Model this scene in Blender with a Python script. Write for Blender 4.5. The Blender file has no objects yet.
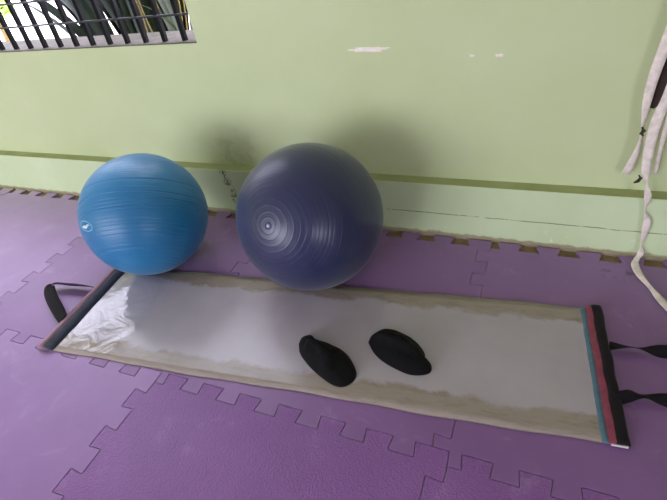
import bpy, bmesh, math, random
from mathutils import Vector, Matrix, noise
random.seed(7)
SKY, P_FRONT, P_WIN, EXPO = 7.0, 10, 10, 0.38
C = bpy.context.scene.collection
S = bpy.context.scene

# ---------------------------------------------------------------- helpers
def lin(c):
    return tuple(((x/255)/12.92 if x/255 <= .04045 else ((x/255+.055)/1.055)**2.4) for x in c)

def obj(name, me, mat, parent=None, smooth=False):
    if isinstance(me, bmesh.types.BMesh):
        bm = me; me = bpy.data.meshes.new(name)
        bm.normal_update(); bm.to_mesh(me); bm.free()
    o = bpy.data.objects.new(name, me); C.objects.link(o)
    for m in (mat if isinstance(mat, (list, tuple)) else [mat]): me.materials.append(m)
    if smooth:
        for p in me.polygons: p.use_smooth = True
    if parent: o.parent = parent
    return o

def tag(o, label, cat, group=None):
    o['label'] = label; o['category'] = cat
    if group: o['group'] = group
    return o

def struct(o): o['kind'] = 'structure'; return o

def thing(name, label, cat, loc=(0,0,0), group=None, rot=None):
    o = bpy.data.objects.new(name, None); C.objects.link(o)
    o.location = loc; o.empty_display_size = .05
    if rot is not None: o.rotation_euler = rot
    return tag(o, label, cat, group)

def add_box(bm, x0, x1, y0, y1, z0, z1, mi=0):
    v = [bm.verts.new((x, y, z)) for z in (z0, z1) for y in (y0, y1) for x in (x0, x1)]
    fs = []
    for f in ((0,2,3,1),(4,5,7,6),(0,1,5,4),(2,6,7,3),(0,4,6,2),(1,3,7,5)):
        fc = bm.faces.new([v[i] for i in f]); fc.material_index = mi; fs.append(fc)
    return fs

def catmull(pts, n):
    P = [Vector(p) for p in pts]; out = []
    P = [2*P[0]-P[1]] + P + [2*P[-1]-P[-2]]
    for i in range(1, len(P)-2):
        for k in range(n):
            t = k/n; a, b, c, d = P[i-1:i+3]
            out.append(.5*((2*b)+(c-a)*t+(2*a-5*b+4*c-d)*t*t+(3*b-a-3*c+d)*t**3))
    out.append(P[-2]); return out

def ribbon(pts, thick=.0016, n=8):
    """pts: (x, y, z, width, wx, wy, wz): centre, width and width direction; a thin solid band."""
    cen = catmull([p[:3] for p in pts], n)
    wv = catmull([tuple(p[3]*c for c in Vector(p[4:7]).normalized()) for p in pts], n)
    bm = bmesh.new(); rings = []
    for i, (c, w) in enumerate(zip(cen, wv)):
        t = (cen[min(i+1, len(cen)-1)] - cen[max(i-1, 0)]).normalized()
        wd = (w - t*w.dot(t)); wl = max(wd.length, 1e-5); wd = wd/wl
        nn = t.cross(wd).normalized()*thick/2
        h = wd*wl/2
        rings.append([bm.verts.new(c+q) for q in (-h-nn, -h*.33-nn, h*.33-nn, h-nn, h+nn, h*.33+nn, -h*.33+nn, -h+nn)])
    for a, b in zip(rings, rings[1:]):
        for k in range(8): bm.faces.new((a[k], a[(k+1)%8], b[(k+1)%8], b[k]))
    bm.faces.new(rings[0][::-1]); bm.faces.new(rings[-1])
    bmesh.ops.recalc_face_normals(bm, faces=bm.faces)
    return bm

def tube(bm, pts, r, seg=8, mi=0):
    rings = []
    P = [Vector(p) for p in pts]
    for i, c in enumerate(P):
        t = (P[min(i+1, len(P)-1)] - P[max(i-1, 0)]).normalized()
        a = t.cross(Vector((0, 0, 1)) if abs(t.z) < .9 else Vector((0, 1, 0))).normalized(); b = t.cross(a)
        rr = r[i] if isinstance(r, (list, tuple)) else r
        rings.append([bm.verts.new(c + (a*math.cos(k*2*math.pi/seg) + b*math.sin(k*2*math.pi/seg))*rr) for k in range(seg)])
    for a, b in zip(rings, rings[1:]):
        for k in range(seg): bm.faces.new((a[k], a[(k+1)%seg], b[(k+1)%seg], b[k])).material_index = mi
    bm.faces.new(rings[0][::-1]); bm.faces.new(rings[-1])

def extrude_profile(bm, prof, axis_pts):
    """prof: list of (x,z); swept along local y through axis_pts (y values)."""
    rings = [[bm.verts.new((x, y, z)) for x, z in prof] for y in axis_pts]
    n = len(prof)
    for a, b in zip(rings, rings[1:]):
        for k in range(n): bm.faces.new((a[k], a[(k+1)%n], b[(k+1)%n], b[k]))
    bm.faces.new(rings[0]); bm.faces.new(rings[-1][::-1])
    bmesh.ops.recalc_face_normals(bm, faces=bm.faces)

# ---------------------------------------------------------------- materials
class NT:
    def __init__(s, name):
        s.m = bpy.data.materials.new(name); s.m.use_nodes = True
        s.t = s.m.node_tree; s.b = s.t.nodes['Principled BSDF']
    def n(s, typ, **kw):
        x = s.t.nodes.new(typ)
        for k, v in kw.items():
            if k in x.inputs: x.inputs[k].default_value = v
            else: setattr(x, k, v)
        return x
    def l(s, a, b): s.t.links.new(a, b)
    def set(s, **kw):
        for k, v in kw.items(): s.b.inputs[k.replace('_', ' ')].default_value = v
        return s
    def geo(s): 
        return s.n('ShaderNodeNewGeometry').outputs['Position']
    def co(s): return s.n('ShaderNodeTexCoord').outputs['Object']
    def noise(s, vec, scale, detail=4, rough=.55, dist=0, stretch=None):
        if stretch:
            mp = s.n('ShaderNodeMapping'); mp.inputs['Scale'].default_value = stretch; s.l(vec, mp.inputs['Vector']); vec = mp.outputs[0]
        x = s.n('ShaderNodeTexNoise'); x.inputs['Scale'].default_value = scale; x.inputs['Detail'].default_value = detail
        x.inputs['Roughness'].default_value = rough; x.inputs['Distortion'].default_value = dist
        s.l(vec, x.inputs['Vector']); return x.outputs['Fac']
    def ramp(s, fac, stops):
        r = s.n('ShaderNodeValToRGB'); e = r.color_ramp.elements
        while len(e) < len(stops): e.new(.5)
        for el, (p, c) in zip(e, stops): el.position = p; el.color = (*c, 1) if len(c) == 3 else c
        s.l(fac, r.inputs['Fac']); return r.outputs['Color']
    def step(s, fac, a, b):
        r = s.n('ShaderNodeMapRange'); r.interpolation_type = 'SMOOTHSTEP'
        r.inputs['From Min'].default_value = a; r.inputs['From Max'].default_value = b
        s.l(fac, r.inputs['Value']); return r.outputs['Result']
    def math(s, op, a, b=None, c=None):
        x = s.n('ShaderNodeMath', operation=op)
        for i, v in enumerate((a, b, c)):
            if v is None: continue
            if isinstance(v, (int, float)): x.inputs[i].default_value = v
            else: s.l(v, x.inputs[i])
        return x.outputs[0]
    def mix(s, fac, a, b):
        x = s.n('ShaderNodeMix', data_type='RGBA')
        if isinstance(fac, (int, float)): x.inputs[0].default_value = fac
        else: s.l(fac, x.inputs[0])
        for i, v in ((6, a), (7, b)):
            if isinstance(v, tuple): x.inputs[i].default_value = (*v, 1)
            else: s.l(v, x.inputs[i])
        return x.outputs[2]
    def col(s, v): s.l(v, s.b.inputs['Base Color']); return s
    def bump(s, h, strength=.3, dist=.002):
        x = s.n('ShaderNodeBump'); x.inputs['Strength'].default_value = strength; x.inputs['Distance'].default_value = dist
        s.l(h, x.inputs['Height']); s.l(x.outputs[0], s.b.inputs['Normal']); return s
    def xyz(s, v):
        x = s.n('ShaderNodeSeparateXYZ'); s.l(v, x.inputs[0]); return x.outputs

def simple(name, c, rough=.6, var=.12, scale=30, bump=0, **kw):
    t = NT(name); c = lin(c)
    v = t.co()
    t.col(t.ramp(t.noise(v, scale), [(.3, tuple(x*(1-var) for x in c)), (.7, tuple(min(1, x*(1+var)) for x in c))]))
    t.set(Roughness=rough, **kw)
    if bump: t.bump(t.noise(v, scale*4), .4, bump)
    return t.m

def mat_wall():
    t = NT('green_wall_paint'); v = t.geo(); X = t.xyz(v)
    base = t.ramp(t.noise(v, 2.2, 5), [(.3, lin((184, 195, 146))), (.7, lin((193, 203, 157)))])
    # mildew: brownish blotch with its own ragged shape at the ledge between the two balls, dark specks under it
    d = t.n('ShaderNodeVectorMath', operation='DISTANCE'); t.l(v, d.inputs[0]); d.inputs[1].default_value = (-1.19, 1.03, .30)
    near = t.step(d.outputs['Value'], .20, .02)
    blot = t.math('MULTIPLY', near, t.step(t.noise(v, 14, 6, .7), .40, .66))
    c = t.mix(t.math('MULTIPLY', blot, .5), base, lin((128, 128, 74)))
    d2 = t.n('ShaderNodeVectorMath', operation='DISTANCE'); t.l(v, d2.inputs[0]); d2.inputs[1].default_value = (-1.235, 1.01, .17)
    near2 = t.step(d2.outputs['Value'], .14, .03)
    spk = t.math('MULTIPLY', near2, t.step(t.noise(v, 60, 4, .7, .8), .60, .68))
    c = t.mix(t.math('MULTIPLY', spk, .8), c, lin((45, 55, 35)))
    # general faint scuffs
    sc = t.step(t.noise(v, 9, 8, .75), .68, .80)
    c = t.mix(t.math('MULTIPLY', sc, .22), c, lin((150, 158, 110)))
    t.col(c).set(Roughness=.62)
    t.bump(t.noise(v, 90, 5), .12, .002)
    return t.m

def mat_skirting():
    t = NT('green_skirting_paint'); v = t.geo(); X = t.xyz(v)
    base = t.ramp(t.noise(v, 3, 5), [(.3, lin((186, 202, 156))), (.7, lin((198, 212, 170)))])
    # cracked line running along the skirting
    wob = t.math('MULTIPLY', t.math('SUBTRACT', t.noise(v, 12, 4), .5), .012)
    dz = t.math('ABSOLUTE', t.math('SUBTRACT', X[2], t.math('ADD', wob, .107)))
    line = t.math('MULTIPLY', t.step(dz, .0032, .0008), t.step(t.noise(v, 7, 5, .7), .40, .52))
    line = t.math('MULTIPLY', line, t.step(X[0], -.6, -.4))
    c = t.mix(t.math('MULTIPLY', line, .8), base, lin((80, 92, 58)))
    # flaked pale spots near the foot
    fl = t.math('MULTIPLY', t.step(t.noise(v, 38, 4, .6), .64, .69), t.step(X[2], .10, .03))
    c = t.mix(t.math('MULTIPLY', fl, .6), c, lin((222, 224, 205)))
    # mouldy specks
    ln = t.math('ADD', X[0], t.math('ADD', 1.225, t.math('MULTIPLY', X[2], .17)))
    ln = t.math('ABSOLUTE', t.math('ADD', ln, t.math('MULTIPLY', t.math('SUBTRACT', t.noise(v, 14, 3), .5), .07)))
    band = t.math('MULTIPLY', t.step(ln, .030, .006), t.step(t.noise(v, 52, 5, .75, 1.2, (1, 1, .7)), .47, .58))
    c = t.mix(t.math('MULTIPLY', band, .85), c, lin((42, 52, 32)))
    # soiled foot, ragged upper edge
    hgt = t.math('ADD', X[2], t.math('MULTIPLY', t.math('SUBTRACT', t.noise(v, 25, 5), .5), .03))
    c = t.mix(t.math('MULTIPLY', t.step(hgt, .016, .006), .9), c, lin((150, 138, 108)))
    t.col(c).set(Roughness=.6); t.bump(t.noise(v, 60, 5), .18, .003)
    return t.m

def mat_ledge():
    t = NT('dusty_ledge'); v = t.geo()
    c = t.ramp(t.noise(v, 9, 6, .65), [(.3, lin((150, 158, 104))), (.7, lin((168, 176, 122)))])
    sp = t.step(t.noise(v, 45, 4, .6), .70, .74)
    c = t.mix(t.math('MULTIPLY', sp, .7), c, lin((80, 74, 48)))
    t.col(c).set(Roughness=.85); return t.m

def mat_cement(name, c0, c1, sc=14):
    t = NT(name); v = t.geo()
    t.col(t.ramp(t.noise(v, sc, 8, .65), [(.3, lin(c0)), (.7, lin(c1))])).set(Roughness=.9)
    t.bump(t.noise(v, 80, 5), .4, .003); return t.m

def mat_foam(textured, tint):
    t = NT('foam_grained' if textured else 'foam_smooth'); v = t.geo()
    a, b = tint
    c = t.ramp(t.noise(v, 3.5, 5, .6), [(.3, lin(a)), (.7, lin(b))])
    scuff = t.step(t.noise(v, 7, 8, .72, .6), .56, .72)
    c = t.mix(t.math('MULTIPLY', scuff, .30), c, lin((176, 146, 186)))
    X = t.xyz(v)
    soil = t.step(t.math('ADD', X[1], t.math('MULTIPLY', t.math('SUBTRACT', t.noise(v, 11, 5), .5), .12)), .93, .985)
    soil = t.math('MULTIPLY', soil, t.step(X[0], -2.70, -2.95))
    c = t.mix(t.math('MULTIPLY', soil, .75), c, lin((150, 128, 104)))
    d = t.n('ShaderNodeVectorMath', operation='DISTANCE'); t.l(v, d.inputs[0]); d.inputs[1].default_value = (.48, .895, 0)
    st = t.math('MULTIPLY', t.step(d.outputs['Value'], .085, .03), t.step(t.noise(v, 32, 3, .6, .8), .56, .62))
    c = t.mix(t.math('MULTIPLY', st, .7), c, lin((62, 42, 52)))
    t.col(c)
    t.set(Roughness=.42, Specular_IOR_Level=.6)
    t.b.inputs['Sheen Weight'].default_value = .70; t.b.inputs['Sheen Roughness'].default_value = .4
    if textured:
        vo = t.n('ShaderNodeTexVoronoi'); vo.inputs['Scale'].default_value = 190; t.l(v, vo.inputs['Vector'])
        t.bump(vo.outputs['Distance'], .6, .003)
    else:
        t.bump(t.noise(v, 130, 3), .10, .0015)
    return t.m

def mat_ball(name, c0, c1, rough, fine):
    t = NT(name); v = t.co(); 
    c = t.ramp(t.noise(v, 5, 3), [(.3, lin(c0)), (.7, lin(c1))])
    t.col(c).set(Roughness=rough, Specular_IOR_Level=.5)
    t.b.inputs['Sheen Weight'].default_value = .16; t.b.inputs['Sheen Roughness'].default_value = .35
    # fine moulded rings around the ball's own axis
    nn = t.n('ShaderNodeVectorMath', operation='NORMALIZE'); t.l(v, nn.inputs[0])
    ang = t.math('ARCCOSINE', t.xyz(nn.outputs[0])[2])
    w = t.math('SINE', t.math('MULTIPLY', ang, fine))
    t.bump(t.math('MULTIPLY', w, t.step(t.noise(v, 6, 2), .35, .6)), .05, .0012)
    return t.m

def mat_sheet():
    t = NT('slide_sheet'); v = t.co(); X = t.xyz(v)
    n1 = t.math('MULTIPLY', t.math('SUBTRACT', t.noise(v, 7, 6, .62, .4, (1, 1, 1)), .5), .12)
    n2 = t.math('MULTIPLY', t.math('SUBTRACT', t.noise(v, 26, 4, .6), .5), .03)
    wob = t.math('ADD', n1, n2)
    ed = t.math('ADD', t.math('MINIMUM', X[1], t.math('SUBTRACT', .51, X[1])), wob)
    inner = t.step(ed, .062, .088)
    cream = t.ramp(t.noise(v, 16, 6, .7, .3, (.5, 2, 1)), [(.3, lin((134, 121, 112))), (.55, lin((154, 142, 133))), (.75, lin((142, 129, 119)))])
    grey = t.ramp(t.noise(v, 4, 4), [(.3, lin((168, 160, 168))), (.7, lin((178, 170, 178)))])
    t.col(t.mix(inner, cream, grey))
    # loose cellophane-like film over the first stretch: glossier and wrinkled, with an outline of its own
    film = t.step(t.math('ADD', X[0], t.math('MULTIPLY', t.math('SUBTRACT', t.noise(v, 5, 2), .5), .16)), .36, .32)
    rgh = t.math('SUBTRACT', .24, t.math('MULTIPLY', film, .15)); t.l(rgh, t.b.inputs['Roughness'])
    t.l(t.math('ADD', .5, t.math('MULTIPLY', film, .45)), t.b.inputs['Specular IOR Level'])
    t.bump(t.math('MULTIPLY', t.noise(v, 8, 3, .5, 1.6), t.math('ADD', t.math('MULTIPLY', film, .92), .08)), .32, .012)
    return t.m

def mat_fabric(name, c, rough=.9, sheen=.2, weave=900):
    t = NT(name); v = t.co(); c = lin(c)
    t.col(t.ramp(t.noise(v, 40, 5), [(.3, tuple(x*.82 for x in c)), (.7, tuple(min(1, x*1.18) for x in c))])).set(Roughness=rough, Specular_IOR_Level=.2)
    t.b.inputs['Sheen Weight'].default_value = sheen
    t.bump(t.noise(v, weave*.4, 2), .3, .001); return t.m

def mat_leaf(name, a, b):
    t = NT(name); v = t.geo()
    t.col(t.ramp(t.noise(v, 6, 4, .6, 0, (3, 3, .6)), [(.3, lin(a)), (.7, lin(b))])).set(Roughness=.6, Specular_IOR_Level=.22); return t.m

M_wall, M_skirt, M_ledge = mat_wall(), mat_skirting(), mat_ledge()
M_floor = mat_cement('cement_floor', (112, 92, 66), (146, 122, 92))
M_sill = mat_cement('weathered_sill', (60, 54, 47), (94, 85, 75), 26)
M_ceil = simple('white_ceiling', (226, 226, 220), .8, .03, 2)
M_far = simple('drab_wall_paint', (140, 136, 122), .7, .05, 2)
M_chip = mat_cement('bare_plaster', (226, 214, 204), (244, 236, 228), 60)
M_foamA = mat_foam(False, ((120, 78, 136), (132, 88, 148)))
M_foamD = mat_foam(False, ((136, 98, 154), (150, 112, 168)))   # worn, dusty mats, with the left floor's window haze put into their paler colour
M_foamB = mat_foam(True, ((122, 72, 140), (134, 82, 152)))
M_small = mat_ball('turquoise_rubber', (28, 104, 150), (34, 114, 160), .40, 150)
M_big = mat_ball('navy_rubber', (38, 43, 74), (44, 49, 81), .32, 150)
M_plug = simple('pale_plug', (170, 175, 205), .4)
M_ring = simple('navy_ring', (40, 44, 84), .5)
M_logo = simple('pale_blue_print', (120, 178, 205), .5, .05)
M_logow = simple('white_print', (205, 226, 232), .5, .04)
M_sheet = mat_sheet()
M_sheetback = simple('board_underside', (120, 112, 98), .7)
M_black = mat_fabric('black_webbing', (20, 16, 20), .9, .03)
M_blackstop = mat_fabric('black_stop_cover', (26, 21, 25), .85, .05)
M_slate = mat_fabric('slate_stop_cover', (48, 54, 68), .7)
M_red = mat_fabric('dusty_red_binding', (124, 54, 70), .75)
M_mauve = mat_fabric('mauve_binding', (134, 98, 112), .7)
M_blue = simple('blue_tape', (88, 124, 146), .5, .12, 60)
M_clear = simple('pale_plastic_tip', (205, 196, 196), .25, .1, 40)
M_knit = mat_fabric('black_knit', (11, 10, 12), .95, .03, 1200)
M_cream = mat_fabric('cream_cotton_tape', (226, 214, 204), .9, .2, 900)
M_brown = mat_fabric('dark_brown_cloth', (66, 52, 50), .9, .2)
M_clip = simple('dull_metal', (74, 68, 52), .5, .2, 80, Metallic=.6)
M_bar = simple('dark_painted_iron', (17, 15, 17), .75, .2, 40, **{'Specular_IOR_Level': .15})
M_rod = simple('worn_steel_rod', (70, 70, 74), .4, .2, 40, Metallic=.3)
M_leaf = mat_leaf('dark_green_leaf', (15, 23, 16), (28, 38, 26))
M_leaf2 = mat_leaf('olive_leaf', (22, 30, 14), (38, 46, 22))
M_leaf3 = mat_leaf('light_green_leaf', (150, 186, 84), (190, 214, 120))
M_twig = simple('ochre_stem', (104, 84, 30), .7, .2, 30)
M_yard = mat_cement('pale_yard', (205, 200, 196), (225, 220, 216), 3)

# ---------------------------------------------------------------- setting
FZ = -.012                      # cement floor; the mats' tops are at z = 0
X0, X1, Y0, YW, YS, ZC = -6.5, 6.4, -5.5, 1.066, 1.008, 2.7
WX0, WX1, WZ0, WZ1 = -5.2, -1.239, .822, 2.25
T = .20
bm = bmesh.new(); add_box(bm, X0-.2, X1+.2, Y0-.2, YW+T, FZ-.1, FZ)
struct(obj('floor', bm, M_floor))
bm = bmesh.new(); add_box(bm, X0-.2, X1+.2, Y0-.2, YW+T, ZC, ZC+.1)
struct(obj('ceiling', bm, M_ceil))
bm = bmesh.new()                # back wall with the window hole
add_box(bm, WX1, X1, YW, YW+T, FZ, ZC)
add_box(bm, X0-.2, WX0, YW, YW+T, FZ, ZC)
add_box(bm, WX0, WX1, YW, YW+T, FZ, WZ0)
add_box(bm, WX0, WX1, YW, YW+T, WZ1, ZC)
wall = struct(obj('wall_back', bm, M_wall))
def patch(cx, cz, w, h, seed):
    r = random.Random(seed); b = bmesh.new(); n = 22; pts = []
    for k in range(n):
        a = 2*math.pi*k/n; q = .72+.5*r.random()
        pts.append((cx+math.copysign(abs(math.cos(a))**.6, math.cos(a))*w/2*q, cz+math.sin(a)*h/2*q))
    f = [b.verts.new((x, YW-.0012, z)) for x, z in pts]; g = [b.verts.new((x, YW, z)) for x, z in pts]
    b.faces.new(f); 
    for k in range(n): b.faces.new((f[k], g[k], g[(k+1)%n], f[(k+1)%n]))
    bmesh.ops.recalc_face_normals(b, faces=b.faces)
    struct(obj('bare_patch', b, M_chip, wall))
patch(-.476, .771, .158, .016, 1); patch(-.10, .738, .018, .007, 4); patch(-.010, .736, .026, .010, 5)
# skirting: protruding lower wall with a dusty top ledge
bm = bmesh.new(); fs = add_box(bm, X0, X1, YS, YW, FZ, .259)
for v in bm.verts:
    if v.co.z > .2: v.co.z += .0097*max(-3.2, min(1, v.co.x))
fs[1].material_index = 1
es = [e for e in bm.edges if all(abs(v.co.y-YS) < 1e-5 and v.co.z > .2 for v in e.verts)]
bmesh.ops.bevel(bm, geom=es, offset=.002, segments=2, affect='EDGES')
struct(obj('baseboard_back', bm, [M_skirt, M_ledge]))
# cement bead along the foot of the skirting
bm = bmesh.new()
prof = [(YS, FZ), (YS-.008, FZ), (YS-.007, -.002), (YS, .003)]
N = 160; rr = random.Random(3); prev = None
for k in range(N+1):
    x = X0+(X1-X0)*k/N; j = rr.uniform(-.003, .003)
    ring = [bm.verts.new((x, y+(j if i in (1, 2) else 0), z+(j*.6 if i > 1 else 0))) for i, (y, z) in enumerate(prof)]
    if prev:
        for i in range(4): bm.faces.new((prev[i], prev[(i+1)%4], ring[(i+1)%4], ring[i]))
    prev = ring
bmesh.ops.recalc_face_normals(bm, faces=bm.faces)
struct(obj('trim_1', bm, mat_cement('cement_bead', (140, 132, 106), (166, 156, 128), 30)))
# left wall, right wall, front wall with a wide doorway and a window
bm = bmesh.new(); add_box(bm, X0-.2, X0, Y0, YW, FZ, ZC)
struct(obj('wall_left', bm, M_wall))
bm = bmesh.new(); add_box(bm, X1, X1+.2, Y0, YW, FZ, ZC)
struct(obj('wall_right', bm, M_far))
bm = bmesh.new()
FD0, FD1, FDZ = -6.1, -1.2, 2.4
FW0, FW1, FWa, FWb = 3.5, 6.1, .2, 2.1
add_box(bm, X0-.2, FD0, Y0-.2, Y0, FZ, ZC); add_box(bm, FD0, FD1, Y0-.2, Y0, FDZ, ZC)
add_box(bm, FD1, FW0, Y0-.2, Y0, FZ, ZC); add_box(bm, FW0, FW1, Y0-.2, Y0, FZ, FWa); add_box(bm, FW0, FW1, Y0-.2, Y0, FWb, ZC)
add_box(bm, FW1, X1+.2, Y0-.2, Y0, FZ, ZC)
struct(obj('wall_front', bm, M_far))
# window in the back wall: plastered sill and an iron grille
bm = bmesh.new(); add_box(bm, WX0, WX1, YW+.004, YW+T+.03, WZ0, WZ0+.004)
win = struct(obj('window_1', bm, M_sill)); 
GY = YW+.042
grille = thing('window_grille', 'dark iron bar grille standing on the pale sill in the window opening', 'window grille', (0, GY, WZ0+.004))
x = -1.330; k = 0; rg = random.Random(5)
while x > WX0+.03:
    b = bmesh.new(); h = WZ1-WZ0-.004
    # twisted square bar
    rings = []; n = 40
    for i in range(n+1):
        a = math.pi/4 + .12*math.sin(i*.9+k)
        rings.append([b.verts.new((x+.0106*math.cos(a+q*math.pi/2)*1.25, .0106*math.sin(a+q*math.pi/2)*1.25, h*i/n)) for q in range(4)])
    for r0, r1 in zip(rings, rings[1:]):
        for q in range(4): b.faces.new((r0[q], r0[(q+1)%4], r1[(q+1)%4], r1[q]))
    b.faces.new(rings[0][::-1]); b.faces.new(rings[-1])
    obj('bar', b, M_bar, grille); x -= .1094; k += 1
for z in (.932, 1.034, 1.36, 1.70, 2.05):
    b = bmesh.new(); tube(b, [(WX0, -.013, z-WZ0-.004), (WX1, -.013, z-WZ0-.004)], .0048, 8)
    obj('cross_rod', b, M_rod, grille, True)

# yard beyond the window
bm = bmesh.new(); add_box(bm, -14, 8, YW+T, 14, -.3, -.05)
struct(obj('ground_outside', bm, M_yard))

# ---------------------------------------------------------------- foam mats
def col_nodes(J): return (J-.022, .0225), (J+.026, -.0225)
def row_path(J):                # row seam y=0 from N2 of junction J to N1 of junction J+1 (left to right)
    P = [(J+.026, -.0225)]
    for k in range(6):
        L = J+.0575+.1454*k
        P += [(L+.0055, -.0225), (L, .0225), (L+.082, .0225), (L+.0765, -.0225)]
    L = J+.930
    P += [(L+.0055, -.0225), (L, .0225), (J+1-.022, .0225)]
    return P
def junction(J): return [(J-.022, .0225), (J+.024, .0225), (J+.026, -.0225)]
TOP = .995
def colA_path(J):               # from N1 up to the wall
    P = [(J-.022, .0225), (J-.026, .062)]
    for k in range(7):
        a = .06+.1432*k
        P += [(J+.022, a-.002), (J+.024, min(a+.078, TOP))]
        if k < 6: P += [(J-.024, a+.078-.004), (J-.024, a+.1432+.003)]
    return P
def colB_path(J):               # from N2 down to y = -1
    P = [(J+.026, -.0225), (J+.025, -.0685)]; y = -.0625
    for k in range(6):
        P += [(J-.023, y), (J-.023, y-.0735), (J+.024, y-.0705), (J+.024, y-.146-.005)]
        y -= .146
    P[-1] = (J+.024, -.985); return P
def wall_path(J):               # wall edge of the tile [J, J+1], left to right
    P = [(J+.024, TOP), (J+.024, .948), (J+.063, .948), (J+.048, TOP)]
    for k in range(6):
        a = J+.1305+.1455*k
        P += [(a+.013, TOP), (a, .948), (a+.079, .948), (a+.066, TOP)]
    P += [(J+1.024, TOP)]
    return P
def bottom_path(J):
    P = [(J+.024, -.985)]
    for k in range(6):
        a = J+.1305+.1455*k
        P += [(a+.006, -.985), (a, -1.03), (a+.08, -1.03), (a+.074, -.985)]
    return P + [(J+1.024, -.985)]

def clean(P):
    out = []
    for p in P:
        if not out or (Vector(p)-Vector(out[-1])).length > 1e-4: out.append(p)
    if (Vector(out[0])-Vector(out[-1])).length < 1e-4: out.pop()
    return out
def rounded(P, r=.004):
    out = []; n = len(P)
    for i in range(n):
        p, a, b = Vector(P[i]), Vector(P[i-1]), Vector(P[(i+1)%n])
        d0, d1 = (a-p), (b-p); rr0 = min(r, d0.length*.4); rr1 = min(r, d1.length*.4)
        s, e = p+d0.normalized()*rr0, p+d1.normalized()*rr1
        out += [s, (s+e)/4+p/2, e]
    return out
def inset(P, d):
    n = len(P); A = sum(P[i].x*P[(i+1)%n].y-P[(i+1)%n].x*P[i].y for i in range(n)); sg = 1 if A > 0 else -1
    out = []
    for i in range(n):
        e0 = (P[i]-P[i-1]).normalized(); e1 = (P[(i+1)%n]-P[i]).normalized()
        n0 = Vector((-e0.y, e0.x))*sg; n1 = Vector((-e1.y, e1.x))*sg
        m = (n0+n1); m = m/max(.4, m.length_squared/2)
        out.append(P[i]+m*d)
    return out
def mat_tile(P, z, mat, label, lift=0):
    P = rounded(clean(P)); n = len(P)
    A = sum(P[i].x*P[(i+1)%n].y-P[(i+1)%n].x*P[i].y for i in range(n))
    if A < 0: P = P[::-1]
    base = inset(P, .0010); top = inset(P, .0022)
    cx = sum(p.x for p in P)/n; cy = sum(p.y for p in P)/n
    bm = bmesh.new()
    lo = [bm.verts.new((p.x-cx, p.y-cy, 0)) for p in base]
    mi = [bm.verts.new((p.x-cx, p.y-cy, .0108)) for p in base]
    hi = [bm.verts.new((p.x-cx, p.y-cy, .012)) for p in top]
    for a, b in ((lo, mi), (mi, hi)):
        for k in range(n): bm.faces.new((a[k], a[(k+1)%n], b[(k+1)%n], b[k]))
    bm.faces.new(hi); bm.faces.new(lo[::-1])
    o = obj('foam_mat', bm, mat); o.location = (cx, cy, z)
    tag(o, label, 'floor mat', 'interlocking purple foam mats'); return o

def tileA(J, label, mat=None):
    P = junction(J) + row_path(J) + colA_path(J+1) + wall_path(J)[::-1][:-1] + colA_path(J)[:-1][::-1]
    return mat_tile(P, FZ, mat or M_foamA, label)
def tileB(J, label, mat):
    P = row_path(J) + junction(J+1) + colB_path(J+1) + bottom_path(J)[::-1] + colB_path(J)[::-1]
    return mat_tile(P, FZ, mat, label)
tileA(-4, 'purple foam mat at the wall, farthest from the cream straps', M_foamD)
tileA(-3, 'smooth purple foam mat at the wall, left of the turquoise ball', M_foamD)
tileA(-2, 'purple foam mat at the wall between the turquoise and navy balls')
tileA(-1, 'purple foam mat at the wall, right behind the navy ball')
tileA(0, 'purple foam mat at the wall under the tail of the cream strap')
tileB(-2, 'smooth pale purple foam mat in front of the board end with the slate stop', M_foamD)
tileB(-1, 'grained purple foam mat in the foreground, in front of the black shoe covers', M_foamB)
tileB(0, 'grained purple foam mat in the foreground, nearest to the red and black end stop', M_foamB)

# ---------------------------------------------------------------- exercise balls
def ball_mesh(R, rings, seg=128):
    """rings: (angle, depth, width): moulded ridges (+) or grooves (-) around the ball's axis."""
    th = set(math.pi*i/72 for i in range(1, 72))
    for a, d, w in rings:
        for q in (-2, -1, -.5, 0, .5, 1, 2): th.add(a+q*w)
    th = sorted(t for t in th if .004 < t < math.pi-.004)
    bm = bmesh.new(); rows = []
    for t in th:
        r = R + sum(d*math.exp(-((t-a)/w)**2) for a, d, w in rings if abs(t-a) < 4*w)
        rows.append([bm.verts.new((r*math.sin(t)*math.cos(k*2*math.pi/seg), r*math.sin(t)*math.sin(k*2*math.pi/seg), r*math.cos(t))) for k in range(seg)])
    top, bot = bm.verts.new((0, 0, R)), bm.verts.new((0, 0, -R))
    for k in range(seg):
        k1 = (k+1) % seg
        bm.faces.new((top, rows[0][k], rows[0][k1])); bm.faces.new((bot, rows[-1][k1], rows[-1][k]))
        for a, b in zip(rows, rows[1:]): bm.faces.new((a[k], b[k], b[k1], a[k1]))
    return bm
def axis_rot(axis):
    return Vector(axis).normalized().to_track_quat('Z', 'Y').to_matrix()
def ringmesh(R, a, r, axis, squash=1, seg=40):
    """a thin band standing on the sphere, around the direction axis at angular radius a"""
    Mx = axis_rot(axis); bm = bmesh.new()
    pts = []
    for k in range(seg):
        p = k*2*math.pi/seg
        v = Vector((math.sin(a)*math.cos(p), math.sin(a)*math.sin(p)*squash, 0)); v.z = math.sqrt(max(0, 1-v.length_squared))
        pts.append(Mx @ (v*R))
    rg = []
    for k in range(seg):
        c = pts[k]; n = c.normalized(); t = (pts[(k+1)%seg]-pts[k-1]).normalized(); b = t.cross(n)
        rg.append([bm.verts.new(c+(n*math.cos(q)*.5+b*math.sin(q))*r) for q in [j*math.pi/3 for j in range(6)]])
    for k in range(seg):
        for j in range(6): bm.faces.new((rg[k][j], rg[k][(j+1)%6], rg[(k+1)%seg][(j+1)%6], rg[(k+1)%seg][j]))
    bmesh.ops.recalc_face_normals(bm, faces=bm.faces); return bm
RS, RB = .261, .280
pi = math.pi
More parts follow.
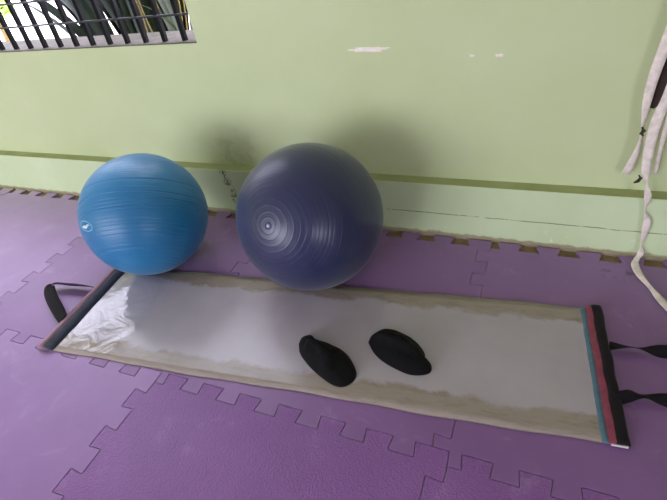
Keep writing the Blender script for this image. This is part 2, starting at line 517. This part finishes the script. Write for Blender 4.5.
# big navy ball
big = thing('exercise_ball', 'large navy blue exercise ball with a pale valve plug', 'exercise ball', (-.621, .646, RB), 'exercise balls')
ax = Vector((-.079, -.884, .461)).normalized()
rg = random.Random(11)
rings = [(a, .00030, .003) for a in (.10, .17, .25, .33, .41, .48, .545)]
rings += [(a, -.00035, .0035) for a in (.63, .69, .745, .80, .90, 1.06, 1.27, 1.5, 1.78)]
sh = obj('shell', ball_mesh(RB, rings), M_big, big, True)
sh.rotation_euler = axis_rot(ax).to_euler()
pl = bmesh.new()
prof = [(0, .004), (.006, .0036), (.009, .002), (.0105, -.002)]
def lathe_at(prof, R, axis, seg=24):
    Mx = axis_rot(axis); bm = bmesh.new(); rows = []
    for r, h in prof:
        if r == 0: rows.append([bm.verts.new(Mx @ Vector((0, 0, R+h)))]); continue
        rows.append([bm.verts.new(Mx @ Vector((r*math.cos(k*2*math.pi/seg), r*math.sin(k*2*math.pi/seg), R+h))) for k in range(seg)])
    for a, b in zip(rows, rows[1:]):
        for k in range(seg):
            if len(a) == 1: bm.faces.new((a[0], b[k], b[(k+1)%seg]))
            else: bm.faces.new((a[k], b[k], b[(k+1)%seg], a[(k+1)%seg]))
    bmesh.ops.recalc_face_normals(bm, faces=bm.faces); return bm
pl.free()
plug = obj('valve_plug', lathe_at([(0, .003), (.004, .0026), (.0055, .0008), (.0058, -.003)], RB, ax), M_plug, big, True)
obj('valve_ring', ringmesh(RB+.0006, .040, .0022, ax), M_ring, big, True)
# smaller turquoise ball
small = thing('exercise_ball', 'smaller turquoise blue exercise ball with a pale oval print', 'exercise ball', (-1.374, .564, RS), 'exercise balls')
r_, u_, f_ = Vector((.9227, .3612, -.1348)), Vector((-.1219, .6051, .7867)), Vector((-.3657, .7095, -.6024))
ax2 = (u_ + f_*.20 - r_*.10).normalized()
rings = []
t = .22
while t < 2.75:
    rings.append((t, -rg.uniform(.0002, .0007), .0035)); t += rg.uniform(.05, .11)
rings += [(1.50, -.0022, .005), (1.60, -.0022, .005), (1.71, -.0016, .005), (1.29, -.0015, .004)]
sh = obj('shell', ball_mesh(RS, rings), M_small, small, True)
sh.rotation_euler = axis_rot(ax2).to_euler()
lg = Vector((-.222, -.902, .37)).normalized()
e1 = (r_ - lg*r_.dot(lg)).normalized(); e2 = lg.cross(e1)
if e2.dot(u_) < 0: e2 = -e2
def onball(a, b): return (lg + e1*a + e2*b).normalized()*(RS+.0006)
def oval(a, b, r, seg=48):
    bm = bmesh.new(); rg_ = []
    pts = [onball(a*math.cos(2*pi*k/seg), b*math.sin(2*pi*k/seg)) for k in range(seg)]
    for k in range(seg):
        c = pts[k]; n = c.normalized(); t = (pts[(k+1)%seg]-pts[k-1]).normalized(); q = t.cross(n)
        rg_.append([bm.verts.new(c+(n*math.cos(w)*.35+q*math.sin(w))*r) for w in [m*pi/3 for m in range(6)]])
    for k in range(seg):
        for m in range(6): bm.faces.new((rg_[k][m], rg_[k][(m+1)%6], rg_[(k+1)%seg][(m+1)%6], rg_[(k+1)%seg][m]))
    bmesh.ops.recalc_face_normals(bm, faces=bm.faces); return bm
lo = obj('logo', oval(.165, .074, .0026), M_logo, small, True)
bm = bmesh.new(); tube(bm, [onball(a, b) for a, b in ((-.10, -.020), (-.07, -.026), (-.03, -.012), (.01, -.022), (.04, .004), (.066, .026), (.10, .022))], [.002, .0045, .006, .006, .005, .004, .002], 8)
obj('printed_figure', bm, M_logow, lo, True)

# ---------------------------------------------------------------- slide board
A = math.radians(5.3)
board = thing('slide_board', 'long glossy grey slide board with beige borders lying across the purple mats', 'slide board', (-1.547, -.023, 0), rot=(0, 0, A))
L, Wd, TH = 2.016, .508, .006
bm = bmesh.new(); nx, ny = 80, 20; grid = []
rs = random.Random(9)
def edge_j(x): return .0025*math.sin(x*7.1)+.0015*math.sin(x*23.7+1)
for i in range(nx+1):
    row = []
    for j in range(ny+1):
        x = .012+(L-.024)*i/nx; y = Wd*j/ny
        if j == 0: y += edge_j(x)
        if j == ny: y += edge_j(x+3)
        row.append((x, y))
    grid.append(row)
def lift(x, y):                 # the sheet bellies up a little next to the first end stop
    a = max(0, min(1, (x-.05)/.42)); g = math.sin(math.pi*a**.7)**2 if 0 < a < 1 else 0
    r = y/.42 if y < .42 else max(0, (.50-y)/.08)
    return .015*g*r*r*(3-2*r)
top = [[bm.verts.new((x, y, TH+lift(x, y))) for x, y in r] for r in grid]
bot = [[bm.verts.new((x, y, .0003)) for x, y in r] for r in grid]
for i in range(nx):
    for j in range(ny):
        bm.faces.new((top[i][j], top[i+1][j], top[i+1][j+1], top[i][j+1]))
        f = bm.faces.new((bot[i][j], bot[i][j+1], bot[i+1][j+1], bot[i+1][j])); f.material_index = 1
for i in range(nx):
    for j, sg in ((0, 1), (ny, -1)):
        q = (bot[i][j], bot[i+1][j], top[i+1][j], top[i][j]); bm.faces.new(q if sg > 0 else q[::-1]).material_index = 1
for j in range(ny):
    for i, sg in ((0, -1), (nx, 1)):
        q = (bot[i][j], bot[i][j+1], top[i][j+1], top[i][j]); bm.faces.new(q if sg > 0 else q[::-1]).material_index = 1
obj('sliding_sheet', bm, [M_sheet, M_sheetback], board, True)
def ys(n, a=-.001, b=None): 
    b = Wd+.001 if b is None else b
    return [a+(b-a)*k/n for k in range(n+1)]
def wavy(bm, amp, seed):
    for v in bm.verts:
        q = noise.noise(Vector((v.co.x*9+seed, v.co.y*16, v.co.z*9)))
        v.co.x += q*amp; v.co.z += max(0, noise.noise(Vector((seed, v.co.y*22, 3)))*amp*.6) if v.co.z > TH+.002 else 0
def stop(x, s, inner, outer, tape, names, tip):
    """x: outer end of the board, s: +1 when the stop's inner side faces towards -x"""
    sw, sh_ = (.70, .72) if s > 0 else (.90, .85)
    st = bpy.data.objects.new('end_stop', None); C.objects.link(st); st.parent = board
    def ex(name, prof, mat, amp, seed):
        bm = bmesh.new(); extrude_profile(bm, [(x-s*a*sw, .001+(z-.001)*sh_ if z > E_+.001 else z) for a, z in prof], ys(40)); wavy(bm, amp, seed)
        bmesh.ops.recalc_face_normals(bm, faces=bm.faces)
        return obj(name, bm, mat, st, True)
    a = ex('cover', outer[0], outer[1], .0035, 1+x); a['label'] = names[0]
    b = ex('binding', inner[0], inner[1], .003, 2+x); b['label'] = names[1]
    if tape:
        c = ex('tape', tape[0], tape[1], .003, 5+x); c['label'] = names[2]
    if tip:
        bm = bmesh.new(); add_box(bm, min(x-s*.002, x-s*.042), max(x-s*.002, x-s*.042), -.0035, -.0002, .004, .012)
        o = obj('plastic_tip', bm, M_clear, st); o['label'] = 'pale clear plastic tip'
    return st
E_ = TH+.0006
stop(L, 1, ([(.046, E_), (.070, E_), (.068, E_+.008), (.048, .030), (.044, .031)], M_red),
     ([(-.002, .001), (.044, .001), (.044, .031), (.030, .035), (.008, .034), (-.002, .024)], M_blackstop),
     ([(.066, E_), (.089, E_), (.087, E_+.002), (.068, E_+.007)], M_blue),
     ('black fabric stop cover', 'dusty red binding strip', 'pale blue tape'), True)
stop(0, -1, ([(-.004, .001), (.034, .001), (.038, .028), (.026, .032), (.002, .024)], M_mauve),
     ([(.039, E_), (.080, E_), (.080, E_+.003), (.064, .022), (.044, .028), (.039, .027)], M_slate), None,
     ('slate fabric stop cover', 'mauve binding strip'), False)
Rb = Matrix.Rotation(-A, 3, 'Z')
def loc(p): return tuple(Rb @ (Vector(p[:3]) - Vector((-1.547, -.023, 0)))) + (p[3],) + tuple(Rb @ Vector(p[4:7]))
hl = [(-1.552, .116, .026, .046, .4, .7, .4), (-1.60, .142, .029, .050, .5, .8, .25), (-1.69, .190, .031, .052, .5, .8, .2), (-1.762, .236, .031, .050, .45, .8, .1), (-1.792, .270, .031, .042, .2, .9, -.2),
      (-1.755, .287, .030, .036, -.1, .75, -.5), (-1.68, .297, .028, .038, 0, .8, -.5), (-1.62, .305, .026, .036, 0, .7, -.6), (-1.574, .309, .024, .036, 0, .6, -.75)]
h = obj('handle', ribbon([loc(p) for p in hl], .0024), M_black, board, True); h['label'] = 'black webbing loop handle'
hr = [(.430, .498, .018, .030, 0, .5, .8), (.480, .503, .022, .026, .1, .75, -.62), (.515, .505, .021, .024, .1, .8, -.6), (.56, .506, .023, .038, .1, .6, .8), (.62, .51, .024, .040, 0, .5, .85), (.72, .50, .026, .040, -.3, .2, .9),
      (.765, .42, .027, .040, -.5, 0, .8), (.71, .335, .026, .040, -.2, .4, .85), (.62, .326, .024, .040, 0, .5, .85), (.555, .327, .023, .036, .1, .7, .6), (.505, .326, .021, .028, .1, .8, -.55), (.468, .314, .024, .040, .2, .7, .6), (.432, .294, .024, .046, .1, .6, .75)]
h = obj('handle', ribbon([loc(p) for p in hr], .0024), M_black, board, True); h['label'] = 'black webbing loop handle'

# ---------------------------------------------------------------- shoe covers
def shoe_cover(outline, H, ridges, label, seed, rim):
    n = 96; P = catmull([(x, y, 0) for x, y in outline] + [(*outline[0], 0)], 24)[:-1]
    cx = sum(p.x for p in P)/len(P); cy = sum(p.y for p in P)/len(P)
    t = thing('shoe_cover', label, 'shoe cover', (cx, cy, 0), 'black knit shoe covers')
    P = [Vector((p.x-cx, p.y-cy, 0)) for p in P]
    zb = TH+.0008
    def surf(rho, p):
        q = p*rho; z = H*(1-rho**2.6)**.55
        for (ax, ay, bx, by, amp, w) in ridges:
            a, b = Vector((ax-cx, ay-cy, 0)), Vector((bx-cx, by-cy, 0)); d = b-a
            s = max(0, min(1, (q-a).dot(d)/d.length_squared)); dist = (q-a-d*s).length
            dist += .006*noise.noise(q*30+Vector((seed, 0, 0)))
            z += amp*math.exp(-(dist/w)**2)*(1-rho**6)
        z += .005*noise.noise(q*28+Vector((seed, 2, 0)))*(1-rho**4) + .002*noise.noise(q*75+Vector((seed, 5, 0)))*(1-rho**4)
        return Vector((q.x, q.y, zb+max(.0, z)+.004*(1-rho)))
    bm = bmesh.new(); K = 30; rows = []
    for k in range(1, K+1):
        rho = math.sin(k/K*math.pi/2)
        rows.append([bm.verts.new(surf(rho, p)) for p in P])
    c = bm.verts.new(surf(0, P[0]))
    m = len(P)
    for j in range(m): bm.faces.new((c, rows[0][j], rows[0][(j+1)%m]))
    for a, b in zip(rows, rows[1:]):
        for j in range(m): bm.faces.new((a[j], b[j], b[(j+1)%m], a[(j+1)%m]))
    base = [bm.verts.new(Vector((p.x*.97, p.y*.97, TH+.0002))) for p in P]
    for j in range(m): bm.faces.new((rows[-1][j], base[j], base[(j+1)%m], rows[-1][(j+1)%m]))
    bm.faces.new(base[::-1])
    bmesh.ops.recalc_face_normals(bm, faces=bm.faces)
    obj('upper', bm, M_knit, t, True)
    # the elastic opening, collapsed into a lip on top
    pts = []
    for x, y in rim:
        q = Vector((x-cx, y-cy, 0)); best = min(((q-p*r).length, r, p) for p in P for r in [i/20 for i in range(20)])
        v = surf(best[1], best[2]); pts.append(v+Vector((0, 0, .0005)))
    bm = bmesh.new(); pp = catmull(pts, 6); tube(bm, pp, [.0042*math.sin(math.pi*(.12+.76*i/(len(pp)-1))) for i in range(len(pp))], 8)
    obj('elastic_opening', bm, M_knit, t, True)
    return t
shoe_cover([(-.545, .257), (-.546, .288), (-.520, .305), (-.495, .291), (-.433, .283), (-.365, .260), (-.312, .206), (-.304, .167), (-.328, .134), (-.365, .131), (-.414, .149), (-.471, .180), (-.522, .220)],
           .034, [(-.52, .265, -.40, .20, 0.016, .014), (-.50, .235, -.38, .16, .006, .012)], 'black shoe cover on the slide board, nearer to the turquoise ball', 1.3,
           [(-.515, .272), (-.475, .262), (-.43, .238), (-.39, .215), (-.36, .19)])
shoe_cover([(-.309, .328), (-.305, .362), (-.268, .400), (-.205, .393), (-.153, .369), (-.116, .334), (-.104, .307), (-.081, .286), (-.081, .258), (-.110, .240), (-.154, .236), (-.227, .258), (-.274, .287)],
           .036, [(-.29, .345, -.16, .315, .017, .015), (-.20, .355, -.11, .30, .006, .012)], 'black shoe cover on the slide board, nearer to the red end stop', 5.1,
           [(-.285, .352), (-.24, .352), (-.19, .335), (-.15, .31), (-.12, .285)])

# ---------------------------------------------------------------- cloth straps by the wall
hook = thing('wall_hook', 'small metal hook on the green wall holding the cream straps', 'wall hook', (.50, YW, 1.12))
bm = bmesh.new(); add_box(bm, -.02, .02, -.004, 0, -.03, .03); obj('plate', bm, M_clip, hook)
bm = bmesh.new(); tube(bm, catmull([(0, -.003, .01), (0, -.03, .005), (0, -.045, -.012), (0, -.040, .012)], 6), .004, 8); obj('prong', bm, M_clip, hook, True)
ya = 1.030
s1 = thing('cloth_strap', 'cream cloth strap with a frayed loose end hanging on the green wall above the ledge', 'strap', (.456, ya, .33), 'cream cloth straps')
def rel(pts, o): return [(p[0]-o[0], p[1]-o[1], p[2]-o[2], *p[3:]) for p in pts]
a1 = [(.498, 1.004, 1.122, .028, 1, .1, 0), (.485, 1.015, 1.0, .030, 1, .15, 0), (.468, 1.025, .88, .031, 1, .1, 0), (.459, ya, .775, .031, 1, 0, 0), (.450, ya, .658, .030, 1, .05, 0), (.452, ya, .575, .024, 1, .3, 0), (.459, ya, .505, .012, .6, .8, 0)]
obj('band', ribbon(rel(a1, s1.location)), M_cream, s1, True)
a2 = [(.460, ya, .490, .010, .6, .8, 0), (.463, ya, .455, .014, .8, .5, 0), (.461, ya, .415, .020, 1, .2, 0), (.455, ya+.003, .370, .026, 1, 0, 0), (.447, ya+.006, .330, .027, 1, 0, -.15)]
obj('tail', ribbon(rel(a2, s1.location)), M_cream, s1, True)
bm = bmesh.new(); tube(bm, rel([(.456, ya-.006, .508), (.463, ya-.008, .497), (.458, ya-.007, .486), (.466, ya-.008, .478)], s1.location), [.004, .007, .006, .003], 8)
obj('clip', bm, M_clip, s1, True)
s2 = thing('cloth_strap', 'long twisted cream cloth strap whose tail lies on the purple mat', 'strap', (.50, 1.0, .0), 'cream cloth straps')
b1 = [(.506, 1.014, 1.118, 0.023, 1, .1, 0), (.51, 1.015, .95, 0.027, 1, .1, 0), (.507, 1.02, .76, 0.030, 1, .1, 0), (.500, 1.02, .62, 0.028, 1, 0, 0), (.490, 1.018, .535, 0.031, 1, -.1, 0), (.490, 1.012, .445, 0.031, 1, 0, 0), (.498, 1.000, .36, 0.027, 1, .2, 0), (.508, .993, .318, .012, .5, -.8, 0),
      (.523, .990, .272, 0.023, 1, 0, .1), (.530, .992, .212, .012, .4, .9, 0), (.546, .992, .162, 0.025, 1, .1, .2), (.550, .992, .105, .024, .8, .5, 0), (.552, .990, .060, .012, .3, .9, 0), (.556, .985, .028, .024, .8, .2, .2), (.545, .965, .014, 0.027, .8, .45, 0),
      (.538, .935, .008, 0.027, .9, .3, .1), (.547, .882, .008, 0.023, .9, .2, .2), (.572, .822, .008, .014, .5, .2, .6), (.602, .755, .006, .026, .9, .4, .1), (.640, .680, .005, 0.023, .9, .4, 0), (.70, .585, .004, 0.023, .85, .5, 0)]
obj('band', ribbon(rel(b1, s2.location), .0016, 10), M_cream, s2, True)
bm = bmesh.new(); tube(bm, rel([(.478, .988, .352), (.486, .985, .343), (.480, .986, .330), (.470, .988, .322)], s2.location), [.003, .006, .006, .003], 8)
obj('clip', bm, M_clip, s2, True)
s3 = thing('cloth_strap', 'narrow cream cloth strap hanging straight beside the long twisted one', 'strap', (.53, 1.035, .34), 'cream cloth straps')
c1 = [(.512, 1.024, 1.118, .016, 1, .2, 0), (.522, 1.033, .9, .018, 1, .2, 0), (.522, 1.035, .7, .018, 1, .1, 0), (.524, 1.035, .515, .016, 1, .2, 0), (.528, 1.035, .427, .014, 1, .4, 0), (.534, 1.035, .335, .012, 1, .2, 0)]
obj('band', ribbon(rel(c1, s3.location)), M_cream, s3, True)
s4 = thing('cloth_strap', 'dark brown cloth strip with a ragged end between the cream straps', 'strap', (.48, 1.036, .57))
d1 = [(.502, 1.036, 1.118, .026, 1, .1, 0), (.500, 1.046, .95, .040, 1, .1, 0), (.492, 1.054, .80, .044, 1, .1, 0), (.484, 1.054, .70, .044, 1, 0, 0), (.484, 1.054, .64, .042, 1, 0, 0), (.480, 1.054, .585, .034, 1, 0, .1), (.474, 1.054, .560, .014, 1, 0, .2)]
obj('band', ribbon(rel(d1, s4.location)), M_brown, s4, True)

# ---------------------------------------------------------------- plants beyond the window
def leaf(bm, base, az, lean, length, width, rng):
    d = Vector((math.cos(az), math.sin(az), 0)); pts = []
    n = 10; side = Vector((-d.y, d.x, 0)); p = Vector(base); rings = []
    yaw = rng.uniform(-.6, .6)
    for i in range(n+1):
        u = i/n; ang = lean*(.35+.95*u)
        t = d*math.sin(ang)+Vector((0, 0, 1))*math.cos(ang)
        if i: p = p+t*(length/n)
        w = width*(.45+.55*math.sin(min(1, u*2.2)*math.pi/2))*(1-u**3)**.8+.001
        nn = t.cross(side).normalized(); sd = (side*math.cos(yaw)+nn*math.sin(yaw)).normalized(); nn = t.cross(sd).normalized()
        rings.append([bm.verts.new(p-sd*w/2+nn*w*.12), bm.verts.new(p), bm.verts.new(p+sd*w/2+nn*w*.12), bm.verts.new(p+nn*.002)])
    for a, b in zip(rings, rings[1:]):
        for k in range(4): bm.faces.new((a[k], a[(k+1)%4], b[(k+1)%4], b[k]))
    bm.faces.new(rings[0]); bm.faces.new(rings[-1][::-1])
def plant(loc_, label, n, length, width, mat, seed, az0, az1, l0, l1, stem=.5):
    r = random.Random(seed); t = thing('strap_leaf_plant', label, 'plant', loc_, 'plants outside the window')
    b = bmesh.new()
    for k in range(n):
        leaf(b, (r.uniform(-.04, .04), r.uniform(-.04, .04), stem*r.uniform(.6, 1)), r.uniform(az0, az1), r.uniform(l0, l1), length*r.uniform(.8, 1.15), width*r.uniform(.75, 1.2), r)
    bmesh.ops.recalc_face_normals(b, faces=b.faces)
    obj('foliage', b, mat, t)
    b = bmesh.new(); tube(b, [(0, 0, 0), (.01, 0, stem*.5), (0, .01, stem)], [.04, .034, .028], 10); obj('stem', b, M_twig, t, True)
    return t
pi = math.pi
plant((-2.66, 1.98, -.05), 'dark plant outside the window with long leaves slanting across the middle bars', 15, 1.15, .075, M_leaf, 1, pi*.85, pi*1.1, .55, 1.05, .42)
plant((-2.36, 1.95, -.05), 'dark plant outside the window between the slanting leaves and the upright leaves', 30, 2.0, .09, M_leaf, 4, pi*.6, pi*1.05, .16, .62, .35)
plant((-2.02, 1.84, -.05), 'dark plant outside the window with upright leaves close behind the last bars', 48, 2.3, .085, M_leaf, 2, pi*.1, pi*1.0, .02, .38, .35)
bush = thing('garden_bush', 'light green bush far outside the window, seen between the first bars', 'bush', (-7.55, 4.6, -.05))
r = random.Random(21); b = bmesh.new()
for k in range(420):
    a, e = r.uniform(0, 2*pi), math.acos(r.uniform(-.2, 1)); q = Vector((math.cos(a)*math.sin(e), math.sin(a)*math.sin(e), math.cos(e)))*r.uniform(.55, 1)*.26+Vector((0, 0, .56))
    u = Vector((r.uniform(-1, 1), r.uniform(-1, 1), r.uniform(-.5, 1))).normalized(); v = u.orthogonal().normalized(); l = r.uniform(.07, .12)
    vs = [b.verts.new(q+u*l), b.verts.new(q+v*l*.4), b.verts.new(q-u*l), b.verts.new(q-v*l*.4)]; b.faces.new(vs)
obj('foliage', b, M_leaf3, bush)
b = bmesh.new(); tube(b, [(0, 0, 0), (.02, 0, .3), (0, 0, .55)], [.05, .04, .02], 8); obj('stem', b, M_twig, bush, True)
shrub = thing('twiggy_shrub', 'ochre-stemmed shrub outside the window corner beside the green wall', 'shrub', (-1.60, 1.46, -.05))
b = bmesh.new(); r = random.Random(8)
for k in range(7):
    x, y = r.uniform(-.12, .12), r.uniform(-.1, .1); pts = [(x, y, 0)]
    for q in range(1, 7): pts.append((pts[-1][0]+r.uniform(-.06, .05), pts[-1][1]+r.uniform(-.04, .04), q*.24))
    tube(b, catmull(pts, 4), .004, 6)
obj('branches', b, M_twig, shrub, True)
b = bmesh.new()
for k in range(9): leaf(b, (r.uniform(-.12, .10), r.uniform(-.05, .1), r.uniform(.5, 1.2)), r.uniform(0, 2*pi), r.uniform(.3, 1.1), r.uniform(.2, .4), .05, r)
bmesh.ops.recalc_face_normals(b, faces=b.faces); obj('foliage', b, M_leaf2, shrub)

# ---------------------------------------------------------------- light: daylight
w = bpy.data.worlds.new('sky'); S.world = w; w.use_nodes = True
bg = w.node_tree.nodes['Background']; bg.inputs['Color'].default_value = (.955, .965, 1.16, 1); bg.inputs['Strength'].default_value = SKY
def area(name, loc_, rot, sx, sy, power, col=(1, 1, 1)):
    l = bpy.data.lights.new(name, 'AREA'); l.shape = 'RECTANGLE'; l.size = sx; l.size_y = sy; l.energy = power; l.color = col
    o = bpy.data.objects.new(name, l); C.objects.link(o); o.location = loc_; o.rotation_euler = rot; return o
area('daylight_doorway', ((FD0+FD1)/2, Y0-.19, FDZ/2), (pi/2, 0, 0), FD1-FD0, FDZ, P_FRONT)
area('daylight_front_window', ((FW0+FW1)/2, Y0-.19, (FWa+FWb)/2), (pi/2, 0, 0), FW1-FW0, FWb-FWa, P_WIN)
area('daylight_window', ((WX0+WX1)/2, YW+T+.02, (WZ0+WZ1)/2), (-pi/2, 0, 0), WX1-WX0, WZ1-WZ0, 1)
for o in S.objects:
    if o.type == 'LIGHT': o.data.cycles.is_portal = True

# ---------------------------------------------------------------- camera
cam = bpy.data.cameras.new('camera'); cam.sensor_width = 36; cam.lens = 466.868*36/667; cam.clip_start = .02
co = bpy.data.objects.new('camera', cam); C.objects.link(co)
Mc = Matrix((( .9227, -.1219, .3657), (.3612, .6051, -.7095), (-.1348, .7867, .6024)))
co.matrix_world = Matrix.Translation((.13164, -.66769, 1.24821)) @ Mc.to_quaternion().to_matrix().to_4x4()
S.camera = co
S.view_settings.view_transform = 'Standard'; S.view_settings.look = 'None'; S.view_settings.gamma = 1
S.view_settings.exposure = EXPO
S.cycles.use_denoising = True
S.cycles.max_bounces = 8; S.cycles.diffuse_bounces = 5
